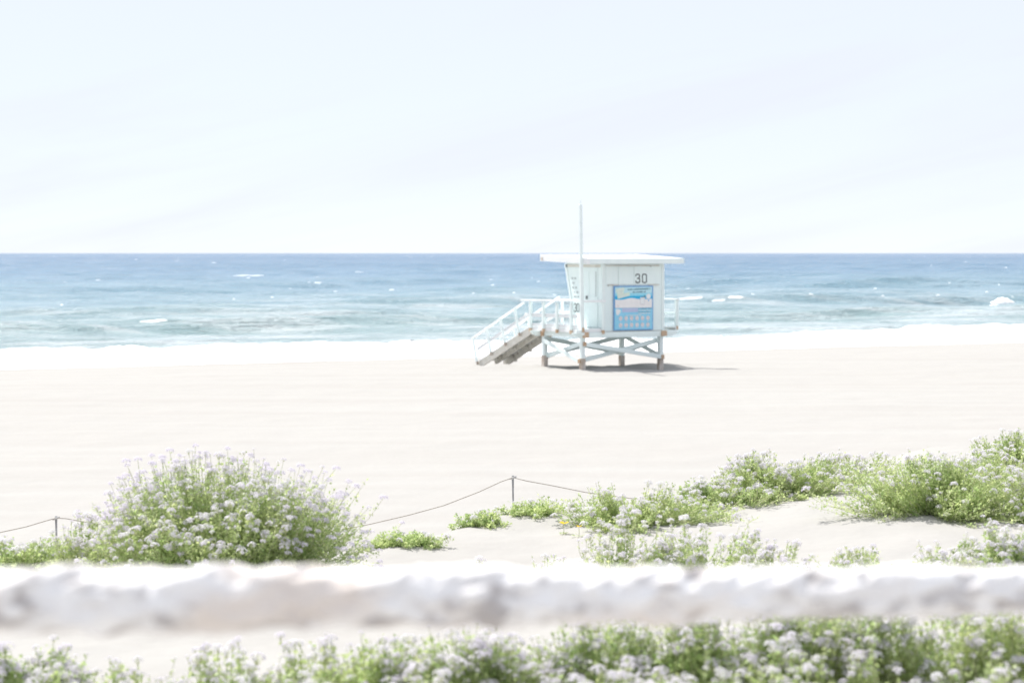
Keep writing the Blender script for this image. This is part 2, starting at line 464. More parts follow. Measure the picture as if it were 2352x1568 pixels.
# swash: the broad white sheet of foam the last wave leaves on the sand
ds = np.concatenate([np.linspace(77.5, 94.5, 95)])
ss = np.concatenate([np.linspace(-60, -20, 40)[:-1], np.linspace(-20, 95, 620), np.linspace(95, 200, 60)[1:]])
DD, SS = np.meshgrid(ds, ss, indexing='ij')
edge_in = 79.6 + 1.6 * fbm(SS * 0.06, SS * 0, 81, 3) * 2 + 0.35 * fbm(SS * 0.6, SS * 0, 83, 3)
edge_out = 89.6 + 1.1 * fbm(SS * 0.07, SS * 0 + 5, 82, 3) * 2 + 1.3 * fbm(SS * 0.5, SS * 0, 84, 3)
hole = fbm(SS * 0.35, DD * 0.8, 95, 4) - 0.10 - 0.55 * (1 - sstep(84.0, 89.0, DD))
XX = NX * DD + NY * SS; YY = NY * DD - NX * SS
base = np.maximum(height(XX, YY), SEA_Z + wave(XX, YY))
tin = (DD - edge_in) / 1.0; tout = (edge_out - DD) / 1.0
thick = 0.10 * sstep(0, 2.5, tin) * sstep(-0.2, 0.8, tout)
bore = 0.30 * np.exp(-((DD - edge_out + 2.0) / 1.7) ** 2) * np.clip(0.75 + 1.5 * fbm(SS * 0.13, DD * 0.1, 90, 4), 0.2, 1.35)
lump = 0.15 * fbm(SS * 0.8, DD * 0.9, 91, 4) * sstep(0.5, 4, tin)
top = base + thick + (bore + lump) * sstep(0.3, 3, tin) * sstep(-0.1, 1.2, tout)
cut = (tin < 0) | (tout < 0) | (hole > 0.12)
ZZ = np.where(cut, base - 0.25, top + 0.012)
tag(link('surf_foam', grid_mesh('surf_foam', XX, YY, ZZ), M_foam), 'broad band of white surf foam washing up the beach', 'sea foam', kind='stuff')

# foam lumps: tumbling crests and scattered whitecaps
def foam_patch(V, F, x, y, length, depth, hgt, seed, nl=22, nd=7):
    b = len(V)
    r = np.random.default_rng(seed)
    dx, dy = NY, -NX
    for i in range(nl):
        t = i / (nl - 1) * 2 - 1
        env = max(0.0, 1 - abs(t) ** 2.2) * (0.65 + 0.6 * r.random())
        for j in range(nd):
            q = j / (nd - 1) * 2 - 1
            off = (0.25 * math.sin(t * 5 + seed) + q) * depth * (0.35 + env) + r.normal(0, depth * 0.07)
            px_ = x + dx * t * length / 2 + NX * off; py_ = y + dy * t * length / 2 + NY * off
            V.append([px_, py_, hgt * env * max(0, 1 - q * q) * (0.8 + 0.4 * r.random()) - (0.04 if abs(q) > 0.98 else 0)])
    for i in range(nl - 1):
        for j in range(nd - 1):
            F.append((b + i * nd + j, b + (i + 1) * nd + j, b + (i + 1) * nd + j + 1, b + i * nd + j + 1))
def foam_obj(name, patches, label, nl=22, nd=7):
    V = []; F = []
    for k, (x, y, L, D, H, sd) in enumerate(patches): foam_patch(V, F, x, y, L, D, H, sd, nl, nd)
    V = np.array(V)
    V[:, 2] += SEA_Z + wave(V[:, 0], V[:, 1]) + 0.03
    return tag(link(name, mesh_np(name, V, F, True), M_foam), label, 'sea foam', kind='stuff')
def seapt(u, v):
    d = ray(u, v); t = (SEA_Z + 0.2 - CAM_Z) / d.z
    return d.x * t, d.y * t
def crest_patch(u, v, wpx, H, sd, dep=1.2):
    x, y = seapt(u, v)
    return (x, y, wpx / FPX * y * 1.1, dep, H, sd)
foam_obj('breaking_crest_foam', [crest_patch(2302, 679, 60, 0.42, 1, .6), crest_patch(2284, 681, 44, 0.25, 8, .5)], 'white tumbling crest at the right edge of the sea')
foam_obj('breaking_crest_foam', [crest_patch(1582, 690, 70, 0.03, 2, .2), crest_patch(1650, 690, 34, 0.03, 3, .16), crest_patch(1690, 689, 40, 0.04, 4, .2)], 'thin broken white crest line right of the tower')
foam_obj('breaking_crest_foam', [crest_patch(352, 747, 60, 0.03, 5, .2)], 'small white crest on the green wave at far left')
pp = []
r3 = np.random.default_rng(12)
for (u, v, w) in ((410, 612, 30), (432, 612, 20), (37, 604, 20), (10, 641, 10), (555, 634, 40), (590, 634, 30), (270, 649, 14), (455, 648, 22), (590, 645, 10), (730, 655, 16), (825, 628, 20), (730, 635, 10),
                  (1180, 651, 30), (78, 653, 14), (250, 700, 40), (1250, 618, 16), (1070, 615, 14), (1150, 622, 12), (1800, 652, 34), (2040, 646, 16), (2062, 646, 12), (2010, 646, 18), (1660, 616, 10), (1975, 591, 10), (2190, 590, 12),
                  (2338, 590, 10), (2360, 590, 10), (2062, 590, 8), (2262, 605, 10), (2310, 618, 8), (900, 668, 12)):
    pp.append(crest_patch(u, v, w, 0.03, int(u + v), 0.22))
for k in range(170):
    v = 586 + 110 * r3.random() ** 1.5; u = r3.uniform(-60, 2420)
    pp.append(crest_patch(u, v, r3.uniform(3, 10), 0.02, 500 + k, 0.14))
foam_obj('whitecaps', pp, 'small scattered whitecaps over the open blue sea', 10, 4)

# ------------------------------------------------------------------ lifeguard tower (local axes: p along the number wall, q towards the sea)
T = empty('lifeguard_tower', (TB[0], TB[1], 0.0), TROT)
tag(T, 'pale blue-white wooden lifeguard tower number 30 on stilts with a side stair', 'lifeguard tower')
LEGS = [(0, 0), (3.16, 0), (0, 2.27), (3.16, 2.27)]
for i, (p, q) in enumerate(LEGS):
    c, s = math.cos(TROT), math.sin(TROT)
    gx, gy = TB[0] + c * p - s * q, TB[1] + s * p + c * q
    g = hz(gx, gy)
    lg = box('leg', M_rail, T, p - .075, p + .075, q - .075, q + .075, g - .6, 1.225)
    box('bare_leg_foot', M_wornleg, lg, p - .079, p + .079, q - .079, q + .079, g - .5, g + (.36 if i != 1 else .42), .004)
# main beams with cut ends
def beam(q, name='beam'):
    o = MB().hexa([(-.40, q - .05, 1.10), (3.66, q - .05, 1.10), (3.66, q + .05, 1.10), (-.40, q + .05, 1.10),
                   (-.50, q - .05, 1.232), (3.80, q - .05, 1.232), (3.80, q + .05, 1.232), (-.50, q + .05, 1.232)]).box(-.30, 3.56, q - .05, q + .05, 1.055, 1.099)
    return o.build(name, M_paint, T, .006)
beam(-.13); beam(2.40)
for p in (-.003, 3.163):
    box('cross_beam', M_paint, T, p - .05, p + .05, -.075, 2.345, 1.07, 1.229)
# bare timber blocks where the leg heads are bolted
for p in (0.0, 3.16):
    box('bare_timber_block', M_bare, T, p - .11, p + .11, -.235, -.182, 1.06, 1.25)
box('bare_timber_block', M_bare, T, -.135, -.052, 2.20, 2.34, 1.05, 1.222)
# X braces on the four sides
def brace(a, b, off):
    bar('brace', M_paint, T, (a[0] + off[0], a[1] + off[1], a[2]), (b[0] + off[0], b[1] + off[1], b[2]), .045, .145)
brace((0, 0, .86), (3.16, 0, .36), (0, -.100)); brace((0, 0, .30), (3.16, 0, .92), (0, .100))
brace((0, 2.27, .93), (0, 0, .28), (-.100, 0)); brace((0, 2.27, .36), (0, 0, .92), (.100, 0))
brace((0, 2.27, .98), (3.16, 2.27, .40), (0, .100)); brace((0, 2.27, .40), (3.16, 2.27, .98), (0, -.100))
brace((3.16, 2.27, .98), (3.16, 0, .34), (.100, 0)); brace((3.16, 2.27, .40), (3.16, 0, .92), (-.100, 0))
for (p, q, z) in ((0, -.128, .86), (3.16, -.128, .36), (-.128, 0, .30)):
    box('bare_brace_end', M_bare, T, p - .05, p + .07, q - .012, q + .012, z - .07, z + .07, .003) if q < -.1 else box('bare_brace_end', M_bare, T, p - .012, p + .012, q - .05, q + .07, z - .07, z + .07, .003)
# deck of planks on joists
for k in range(28):
    p0 = -.12 + k * .149
    box('deck_plank', M_rail, T, p0, p0 + .143, -.10 if p0 < .62 else (.06 if p0 < 3.25 else .35), 3.02, 1.312, 1.358, .004)
for q in (.7, 1.3, 1.9):
    box('joist', M_paint, T, -.10, 4.02, q - .03, q + .03, 1.234, 1.310)
box('deck_fascia', M_white, T, -.165, -.123, -.10, 3.02, 1.222, 1.352)
box('deck_fascia', M_white, T, -.12, .76, -.145, -.103, 1.236, 1.352)
box('deck_fascia', M_white, T, -.12, 4.05, 3.022, 3.06, 1.222, 1.352)
box('deck_fascia', M_white, T, 4.053, 4.09, .35, 3.02, 1.222, 1.352)

# hut walls
WZ0, WZ1 = 1.236, 3.50
P0, P1 = .80, 3.27
box('front_wall', M_paint, T, P0, P1, 0.0, .05, WZ0, WZ1 - .02)
def leanwall(name, p0, p1, m):
    return MB().hexa([(p0, .052, 1.36), (p1, .052, 1.36), (p1, 1.60, 1.36), (p0, 1.60, 1.36),
                      (p0, .052, 3.50), (p1, .052, 3.50), (p1, 2.21, 3.56), (p0, 2.21, 3.56)]).build(name, m, T, .006)
lw = leanwall('side_wall', P0, P0 + .05, M_paint)
leanwall('side_wall', P1 - .05, P1, M_paint)
MB().hexa([(P0 + .052, 1.53, 1.36), (P1 - .052, 1.53, 1.36), (P1 - .052, 1.58, 1.36), (P0 + .052, 1.58, 1.36),
           (P0 + .052, 1.82, 2.30), (P1 - .052, 1.82, 2.30), (P1 - .052, 1.87, 2.30), (P0 + .052, 1.87, 2.30)]).build('sea_wall_panel', M_paint, T, .004)
MB().hexa([(P0 + .052, 1.83, 2.32), (P1 - .052, 1.83, 2.32), (P1 - .052, 1.87, 2.32), (P0 + .052, 1.87, 2.32),
           (P0 + .052, 2.14, 3.50), (P1 - .052, 2.14, 3.50), (P1 - .052, 2.18, 3.50), (P0 + .052, 2.18, 3.50)]).build('sea_window_shutter', M_paint, T, .004)
# pale edge board of the leaning wall
MB().hexa([(P0 - .03, 1.56, 1.36), (P0 + .02, 1.56, 1.36), (P0 + .02, 1.64, 1.36), (P0 - .03, 1.64, 1.36),
           (P0 - .03, 2.16, 3.47), (P0 + .02, 2.16, 3.47), (P0 + .02, 2.25, 3.47), (P0 - .03, 2.25, 3.47)]).build('edge_board', M_rail, T, .004)
box('head_board', M_under, T, P0 - .022, P0 - .002, .10, 2.12, 3.37, 3.46, .003)
box('hinge', M_hardware, T, P0 - .05, P0 - .024, 2.08, 2.15, 3.36, 3.46, .003)
# door in the side wall
dr = box('door', M_paint, T, P0 - .022, P0 - .003, .27, .93, 1.38, 3.36, .004)
for (q0, q1, z0, z1) in ((.34, .36, 2.40, 3.22), (.76, .78, 2.40, 3.22), (.362, .758, 3.20, 3.22), (.362, .758, 2.40, 2.42)):
    box('door_moulding', M_fadetext if q0 == .34 else M_paint, dr, P0 - .034, P0 - .0235, q0, q1, z0, z1, .002)
box('door_handle', M_hardware, dr, P0 - .075, P0 - .0235, .84, .90, 2.30, 2.42, .008)
box('corner_board', M_rail, T, P0 - .024, P0 + .09, -.024, -.002, 1.26, 3.46, .003)
box('corner_board', M_rail, T, P1 - .07, P1 + .03, -.024, -.002, 1.26, 3.46, .003)
# shutter band with the number
for (a, b, dq, m) in ((.92, 1.42, -.012, M_paint), (1.432, 2.045, -.030, M_paint), (2.055, 3.05, -.030, M_paint)):
    box('shutter_panel', m, T, a, b, dq, -.003, 2.80, 3.40, .005)
box('shutter_track', M_trim, T, .90, 3.08, -.045, -.003, 3.405, 3.435, .003)
box('shutter_sill', M_trim, T, .98, 1.43, -.045, -.003, 2.765, 2.793, .003)
box('shutter_sill', M_trim, T, 2.66, 3.08, -.045, -.003, 2.765, 2.793, .003)
for q_, z_ in ((.99, 2.75), (2.7, 3.38)):
    box('bolt', M_hardware, T, q_, q_ + .03, -.05, -.031, z_, z_ + .03, .004)
box('wall_skirt', M_trim, T, P0 + .1, P1 - .08, -.012, -.002, 1.238, 1.262, .002)

# roof: slab rising seaward, with fascia boards
def roof_z(q): return 3.655 + .13 * (q + .45) / 2.75
ra, rb, qa, qb = -.095, 3.755, -.45, 2.32
MB().hexa([(ra, qa, 3.50), (rb, qa, 3.50), (rb, qb, 3.60), (ra, qb, 3.60), (ra, qa, 3.658), (rb, qa, 3.658), (rb, qb, 3.788), (ra, qb, 3.788)]).build('roof_deck', M_white, T, .004)
MB().hexa([(ra - .03, qa - .035, 3.485), (rb + .03, qa - .035, 3.485), (rb + .03, qa - .002, 3.485), (ra - .03, qa - .002, 3.485),
           (ra - .03, qa - .035, 3.665), (rb + .03, qa - .035, 3.665), (rb + .03, qa - .002, 3.665), (ra - .03, qa - .002, 3.665)]).build('front_fascia', M_rail, T, .005)
for pp_ in (ra - .032, rb + .002):
    MB().hexa([(pp_, qa + .002, 3.487), (pp_ + .03, qa + .002, 3.487), (pp_ + .03, qb + .05, 3.575), (pp_, qb + .05, 3.575),
               (pp_, qa + .002, 3.667), (pp_ + .03, qa + .002, 3.667), (pp_ + .03, qb + .05, 3.797), (pp_, qb + .05, 3.797)]).build('side_fascia', M_white, T, .005)
box('fascia_end_block', M_white, T, ra - .06, ra + .05, qa - .065, qa - .037, 3.47, 3.66, .01)
box('gutter_hook', M_trim, T, ra - .06, ra - .034, qb - .12, qb - .02, 3.58, 3.72, .004)
# flag pole at the near corner
MB().hexa([(-.20, -.25, 1.15), (-.075, -.25, 1.15), (-.075, -.15, 1.15), (-.20, -.15, 1.15), (-.265, -.235, 5.42), (-.165, -.235, 5.42), (-.165, -.155, 5.42), (-.265, -.155, 5.42)]).build('flag_pole', M_rail, T, .01)
box('flag_pole_spike', M_rail, T, -.225, -.200, -.205, -.18, 5.42, 5.56, .004)
box('flag_pole_foot', M_rail, T, -.40, -.195, -.26, -.15, 1.20, 1.33, .01)
box('pole_bracket', M_bare, T, -.19, -.09, -.270, -.252, 1.25, 1.40, .004)

# railings
def post(p, q, z0=1.18, z1=2.20, par=T, w=.042):
    o = box('rail_post', M_rail, par, p - w, p + w, q - w, q + w, z0 + .12, z1)
    box('bare_post_end', M_bare, o, p - w + .002, p + w - .002, q - w + .002, q + w - .002, z0, z0 + .118, .003)
for q in (2.84, 2.03, 1.20, .36): post(-.21, q)
post(.70, -.19); post(4.135, .42, 1.24, 2.24, T, .05); post(4.135, 1.7, 1.24, 2.24); post(4.135, 2.95, 1.24, 2.24)
for p in (1.25, 2.6): post(p, 3.105)
bar('handrail', M_white, T, (-.21, 3.40, 2.235), (-.21, -.10, 2.285), .13, .05)
bar('handrail', M_white, T, (-.14, -.19, 2.258), (.78, -.19, 2.262), .09, .07)
bar('handrail', M_white, T, (4.135, .30, 2.27), (4.135, 3.10, 2.27), .12, .05)
bar('handrail', M_white, T, (1.15, 3.105, 2.235), (4.06, 3.105, 2.235), .12, .05)
bar('mid_rail', M_white, T, (-.15, 3.30, 1.74), (-.15, .10, 1.76), .035, .12)
bar('mid_rail', M_rail, T, (1.15, 3.16, 1.80), (4.06, 3.16, 1.80), .035, .10)
bar('mid_rail', M_rail, T, (4.09, .44, 1.80), (4.09, 2.95, 1.80), .035, .06)
bar('toe_board', M_white, T, (-.145, 3.0, 1.42), (-.145, .05, 1.42), .03, .10)

# stair descending along q
ST = empty('stair', (0, 0, 0), 0, T)
def sz(q): return 1.335 - (q - 3.07) * .393
q0, q1 = 3.07, 6.52
for p in (0.0, 1.02):
    bar('stringer', M_under if p else M_under, ST, (p, q0, sz(q0) - .10), (p, q1, sz(q1) - .10), .05, .24)
bar('stringer', M_under, ST, (.52, q0, sz(q0) - .10), (.52, q1 - .2, sz(q1 - .2) - .10), .05, .18)
for k in range(14):
    q = q0 + .10 + k * .245
    bar('tread', M_white, ST, (-.06, q, sz(q) + .03), (1.10, q, sz(q) + .03), .24, .035, (0, .363, .932))
for k in (3, 7, 11):
    q = q0 + .10 + k * .245
    bar('cleat', M_under, ST, (.03, q, sz(q) - .06), (.99, q, sz(q) - .06), .05, .11, (0, .363, .932))
    bar('cleat_end', M_under, ST, (1.05, q, sz(q) - .16), (1.12, q, sz(q) - .16), .16, .16)
for p in (-.06, 1.08):
    rails = [(3.50, 6.92)] if p < 0 else [(3.02, 6.80)]
    for (a, b) in rails:
        bar('stair_handrail', M_white, ST, (p, a, sz(a) + .985), (p, b, sz(b) + .985), .10, .055)
        bar('stair_mid_rail', M_white, ST, (p + .045, a, sz(a) + .50), (p + .045, b - .25, sz(b - .25) + .50), .03, .12)
    for k in range(4):
        qb_ = 3.72 + k * .93
        if qb_ > 6.6 and p > 0: continue
        o = bar('stair_post', M_rail, ST, (p - .045, qb_, sz(qb_) - .02 + (-.10 if k == 3 else 0)), (p - .045, qb_ + .30, sz(qb_ + .30) + .96), .055, .085, (1, 0, 0))
        bar('bare_post_end', M_wornleg, o, (p - .045, qb_ - .02, sz(qb_) - .085), (p - .045, qb_ + .01, sz(qb_) + .02), .058, .088, (1, 0, 0), .002)

# stencilled numbers
def strokes(name, paths, w, mat_, parent, org, ex, ez, nrm, thick=.004):
    """thick flat strokes; paths in local units mapped by ex/ez from org"""
    m = MB(); org = Vector(org); ex = Vector(ex); ez = Vector(ez); nrm = Vector(nrm)
    for i, pa in enumerate(paths):
        for a, b in zip(pa[:-1], pa[1:]):
            A = org + ex * a[0] + ez * a[1]; B = org + ex * b[0] + ez * b[1]
            d = (B - A).normalized()
            m.bar(A - d * w * .3 + nrm * (thick / 2 + .0004 * i), B + d * w * .3 + nrm * (thick / 2 + .0004 * i), w, thick, nrm)
    return m.build(name, mat_, parent)
D3 = [[(.0, .80), (.0, .90), (.12, 1.0), (.42, 1.0)], [(.46, .98), (.55, .88), (.55, .64), (.44, .53)], [(.20, .52), (.42, .52)], [(.44, .51), (.58, .40), (.58, .12), (.46, .0)], [(.42, .0), (.12, .0)], [(.08, .02), (.0, .10), (.0, .22)]]
D0 = [[(.12, 1.0), (.48, 1.0)], [(.50, .98), (.60, .88), (.60, .12), (.50, .02)], [(.46, .0), (.14, .0)], [(.10, .02), (.0, .12), (.0, .88), (.10, .98)]]
def sc_paths(P, s, ox): return [[(x * s + ox, y * s) for (x, y) in pa] for pa in P]
for P, ox in ((D3, 0), (D0, .27)):
    strokes('stencil_digit', sc_paths(P, .275, ox), .036, M_black, T, (2.12 + (0), -.031, 2.855), (1.0, 0, 0), (0, 0, 1), (0, -1, 0))
for P, ox in ((D3, 0), (D0, .24)):
    strokes('stencil_digit', sc_paths(P, .27, ox), .030, M_black, T, (P0 - .001, 1.67, 1.87), (0, -.68, 0), (0, .0, 1), (-1, 0, 0))
# weathered five-line notice on the side wall, too faded to read
m = MB(); r4 = random.Random(3)
for row in range(5):
    q = 1.88 - row * .045; z = 3.02 - row * .155
    for col in range(2):
        for g in range(4):
            qq = q - col * .17 - g * .036
            hgt = r4.uniform(.05, .085)
            if r4.random() < .85:
                m.box(P0 - .0045, P0 - .001, qq - r4.uniform(.010, .026), qq, z - hgt + r4.uniform(0, .02), z)
m.build('faded_notice', M_fadetext, T)['kind'] = 'stuff'

# ------------------------------------------------------------------ notice board on the number wall
def colmat(name, c, rough=.5): return noisy(name, c, tuple(x * .94 for x in c), 6, rough, .3)
B_blue = colmat('print_blue', (.20, .50, .80)); B_lblue = colmat('print_light_blue', (.30, .66, .86)); B_frame = colmat('print_frame_blue', (.16, .36, .66))
B_sky = colmat('print_sky', (.52, .78, .86)); B_sky2 = colmat('print_mid_sky', (.30, .70, .86)); B_sea = colmat('print_sea', (.03, .45, .76)); B_sand = colmat('print_sand', (.84, .83, .83)); B_white = colmat('print_white', (.82, .84, .85))
B_yel = colmat('print_yellow_green', (.72, .86, .72)); B_ink = colmat('print_ink', (.10, .22, .28)); B_red = colmat('print_red', (.80, .58, .58)); B_lil = colmat('print_lilac', (.50, .56, .76)); B_grey = colmat('print_grey', (.50, .50, .53)); B_green = colmat('print_green', (.30, .55, .35))
NB = empty('notice_board', (0, 0, 0), 0)
NB.location = (TB[0] + math.cos(TROT) * 1.215 - math.sin(TROT) * -.052, TB[1] + math.sin(TROT) * 1.215 + math.cos(TROT) * -.052, 1.275)
NB.rotation_euler = (0, 0, TROT)
tag(NB, 'blue beach-rules notice board with pictogram circles under the number 30', 'sign')
NW, NH = 1.60, 1.475
def nbox(name, m, x0, x1, z0, z1, layer, par=None):
    return MB().box(x0, x1, -.004 * layer - .003, -.004 * layer + .0005, z0, z1).build(name, m, par or NB)
MB().box(0, NW, -.002, .02, 0, NH).build('backing_panel', B_frame, NB)
def npoly(name, m, pts, layer):
    pts = list(pts); n = len(pts); y0 = -.004 * layer - .003; y1 = -.004 * layer + .0005
    V = [(x, y0, z) for x, z in pts] + [(x, y1, z) for x, z in pts]
    F = [tuple(range(n)), tuple(range(2 * n - 1, n - 1, -1))] + [(i, (i + 1) % n, n + (i + 1) % n, n + i) for i in range(n)]
    me = mesh_np(name, V, F)
    bm = bmesh.new(); bm.from_mesh(me); bmesh.ops.recalc_face_normals(bm, faces=bm.faces); bm.to_mesh(me); bm.free()
    return link(name, me, m, NB)
nbox('lower_print', B_lblue, .035, NW - .035, .03, .735, 1)
nbox('lilac_print', B_lil, .33, .98, .60, .728, 2)
nbox('sky_print', B_sky, .05, NW - .05, 1.23, NH - .04, 1)
nbox('sky_print', B_sky2, .05, NW - .05, 1.14, 1.2295, 1)
nbox('sea_print', B_sea, .05, NW - .05, .98, 1.1395, 1)
hill = [(.05, .745), (NW - .05, .745), (NW - .05, 1.04)]
for k in range(33):
    x = NW - .06 - k * (NW - .11) / 32
    hill.append((x, 1.035 + .035 * math.sin((x - .45) * 6.0) * math.exp(-((x - .62) / .5) ** 2)))
hill.append((.05, 1.04))
npoly('sand_print', B_sand, hill, 2)
# litter bin drawing
nbox('bin_print', B_white, 1.08, 1.24, .86, 1.05, 3); nbox('bin_lid_print', B_white, 1.06, 1.27, 1.055, 1.085, 3)
nbox('bin_line_print', B_grey, 1.07, 1.08, .86, 1.05, 3); nbox('bin_line_print', B_grey, 1.24, 1.25, .86, 1.05, 3); nbox('bin_line_print', B_grey, 1.08, 1.24, .845, .858, 3)
npoly('lid_shadow_print', B_ink, [(1.07, 1.09), (1.25, 1.09), (1.29, 1.125), (1.22, 1.17), (1.25, 1.125)], 3)
npoly('round_print', B_white, [(1.40 + .095 * math.cos(t * math.pi / 10), 1.12 + .085 * math.sin(t * math.pi / 10)) for t in range(20)], 3)
nbox('stem_print', B_blue, 1.38, 1.42, .96, 1.03, 4)
nbox('emblem_print', B_red, .13, .18, .79, .805, 3); nbox('emblem_print', B_grey, .145, .17, .815, .84, 3)
# headline, three tilted lines
def text_mesh(body, size, name, m, x, z, layer, tilt=0, bold=0.0):
    cu = bpy.data.curves.new(name, 'FONT'); cu.body = body; cu.size = size; cu.extrude = .0015; cu.offset = bold
    o = bpy.data.objects.new(name + '_src', cu); C.objects.link(o)
    dg = bpy.context.evaluated_depsgraph_get()
    me = bpy.data.meshes.new_from_object(o.evaluated_get(dg))
    bpy.data.objects.remove(o)
    me.transform(Matrix.Rotation(R(90), 4, 'X'))
    me.transform(Matrix.Rotation(R(-tilt), 4, 'Y'))
    me.transform(Matrix.Translation((x, -.004 * layer - .004, z)))
    me.materials.clear()
    return link(name, me, m, NB)
for (x, z, w, h) in ((.10, 1.262, .33, .105), (.135, 1.155, .28, .105), (.155, 1.045, .50, .12)):
    t = R(12); c, s = math.cos(t), math.sin(t)
    npoly('headline_band', B_yel, [(x, z), (x + w * c, z + w * s), (x + w * c - h * s, z + w * s + h * c), (x - h * s, z + h * c)], 3)
text_mesh('CAN', .13, 'headline_word', B_white, .115, 1.275, 4, 12, .002)
text_mesh('THE', .12, 'headline_word', B_white, .15, 1.168, 4, 12, .002)
text_mesh('TRASH', .135, 'headline_word', B_white, .165, 1.06, 4, 12, .002)
# small print, far too small to read: rows of short strokes
def small_print(x0, x1, z, h, m_, seed, slant=0.0):
    r5 = random.Random(seed); mb = MB(); x = x0
    while x < x1:
        w = r5.uniform(.012, .03)
        if r5.random() < .86:
            hh = h * r5.uniform(.55, 1.0); zz = z + slant * (x - x0)
            mb.box(x, min(x + w, x1), -.0155, -.0118, zz, zz + hh)
        x += w + .008
    mb.build('small_print', m_, NB)
small_print(.56, 1.47, 1.335, .042, B_ink, 1, .02); small_print(.72, 1.32, 1.245, .042, B_ink, 2, .02)
small_print(.99, 1.54, .700, .024, B_ink, 3); small_print(.99, 1.50, .645, .030, B_white, 4); small_print(.99, 1.50, .598, .018, B_ink, 5); small_print(.99, 1.46, .545, .03, B_white, 6)
small_print(.50, 1.12, .485, .028, B_white, 7)
npoly('map_print', B_white, [(.08, .70), (.20, .71), (.28, .66), (.26, .60), (.17, .50), (.11, .52), (.09, .60)], 2)
npoly('map_print', B_sand, [(.13, .64), (.22, .64), (.20, .57), (.15, .56)], 3)
for rz_ in range(2):
    for cx_ in range(6):
        cx0 = .27 + cx_ * .222; cz0 = .40 - rz_ * .225
        npoly('pictogram_disc', B_white, [(cx0 + .072 * math.cos(t * math.pi / 9), cz0 + .072 * math.sin(t * math.pi / 9)) for t in range(18)], 3)
        r5 = random.Random(rz_ * 7 + cx_)
        mb = MB()
        for t in range(18):
            a0, a1 = t * math.pi / 9, (t + 1) * math.pi / 9
            mb.bar((cx0 + .064 * math.cos(a0), -.0165, cz0 + .064 * math.sin(a0)), (cx0 + .064 * math.cos(a1), -.0165, cz0 + .064 * math.sin(a1)), .009, .002, (0, 1, 0))
        mb.bar((cx0 - .042, -.0195, cz0 + .042), (cx0 + .042, -.0195, cz0 - .042), .011, .002, (0, 1, 0))
        mb.build('pictogram_ring', B_red, NB)
        mb = MB()
        for k in range(3):
            xx, zz_ = cx0 + r5.uniform(-.02, .02), cz0 + r5.uniform(-.025, .025)
            mb.bar((xx - .014, -.0175, zz_ - r5.uniform(-.02, .02)), (xx + .014, -.0175, zz_ + r5.uniform(-.02, .02)), .014, .0015, (0, 1, 0))
        mb.build('pictogram_figure', B_grey, NB)
        small_print(cx0 - .06, cx0 + .06, cz0 - .105, .018, B_white, 20 + rz_ * 7 + cx_)

# ------------------------------------------------------------------ rope fence at the dune edge
def fence_post(u, vtop, Y, label):
    t = at(u, vtop, Y); g = hz(t.x, t.y)
    o = link('fence_post', tube_mesh('fence_post', [(0, 0, -.3), (.004, 0, (t.z - g) * .5), (0, 0, t.z - g)], [.0125, .012, .0115], 8), M_metal, None, (t.x, t.y, g))
    tag(o, label, 'post', 'posts of the rope fence')
    k = link('post_clip', tube_mesh('post_clip', [(-.028, 0, t.z - g - .03), (0, -.014, t.z - g - .022), (.028, 0, t.z - g - .01)], [.008, .010, .008], 6), M_metal, o)
fence_post(1178, 1091, 18.2, 'thin metal rope post standing behind the middle of the dune edge')
fence_post(129, 1184, 17.6, 'thin metal rope post left of the big flowering bush')
rp = [(-220, 1150), (-120, 1185), (-30, 1215), (0, 1222), (60, 1209), (110, 1194), (129, 1189), (150, 1190), (240, 1206), (330, 1222), (430, 1235), (560, 1240), (700, 1228), (820, 1209), (850, 1203), (940, 1182), (1020, 1160), (1100, 1129), (1150, 1106), (1178, 1096), (1210, 1104), (1260, 1113), (1345, 1130), (1450, 1144), (1560, 1152), (1700, 1150)]
pts = []
for (u, v) in rp: pts.append(at(u, v, 17.6 + (u - 129) / 1049 * .6 - .014))
tag(link('fence_rope', tube_mesh('fence_rope', pts, [.0048] * len(pts), 6), M_rope), 'thin sagging rope strung between the dune posts', 'rope')

# ------------------------------------------------------------------ sea rocket plants
def flower_mesh(name, nfl, rad, seed, pl=.0095, pw=.0075):
    r = np.random.default_rng(seed); V = []; F = []; MI = []
    for k in range(nfl):
        # spread over a dome
        ph = k * 2.39996 + r.normal(0, .3); ct = 1 - (k + .5) / nfl * 1.05 + r.normal(0, .08); ct = max(-.15, min(1, ct)); st = math.sqrt(max(0, 1 - ct * ct))
        nrm = Vector((st * math.cos(ph), st * math.sin(ph), ct + .25)).normalized()
        c = Vector((st * math.cos(ph), st * math.sin(ph), ct * .75)) * rad * r.uniform(.75, 1.12)
        a = nrm.cross(Vector((.3, .2, .9))).normalized(); b = nrm.cross(a)
        t0 = r.uniform(0, 1.57)
        for j in range(4):
            t = t0 + j * math.pi / 2 + r.normal(0, .15)
            d = a * math.cos(t) + b * math.sin(t); e = nrm.cross(d)
            L = pl * r.uniform(.8, 1.15); W = pw * r.uniform(.8, 1.15)
            i = len(V)
            V += [tuple(c), tuple(c + d * L * .65 + e * W * .5 + nrm * .002), tuple(c + d * L * 1.05 + nrm * r.uniform(-.002, .001)), tuple(c + d * L * .65 - e * W * .5 + nrm * .002)]
            F.append((i, i + 1, i + 2, i + 3)); MI.append(0)
        i = len(V)   # pedicel
        e = a * .0007
        V += [tuple(-e + Vector((0, 0, -rad * .9))), tuple(e + Vector((0, 0, -rad * .9))), tuple(c + e), tuple(c - e)]
        F.append((i, i + 1, i + 2, i + 3)); MI.append(1)
    me = mesh_np(name, V, F)
    me.polygons.foreach_set('material_index', np.array(MI, dtype=np.int32))
    me.materials.append(M_petal); me.materials.append(M_stem)
    return me
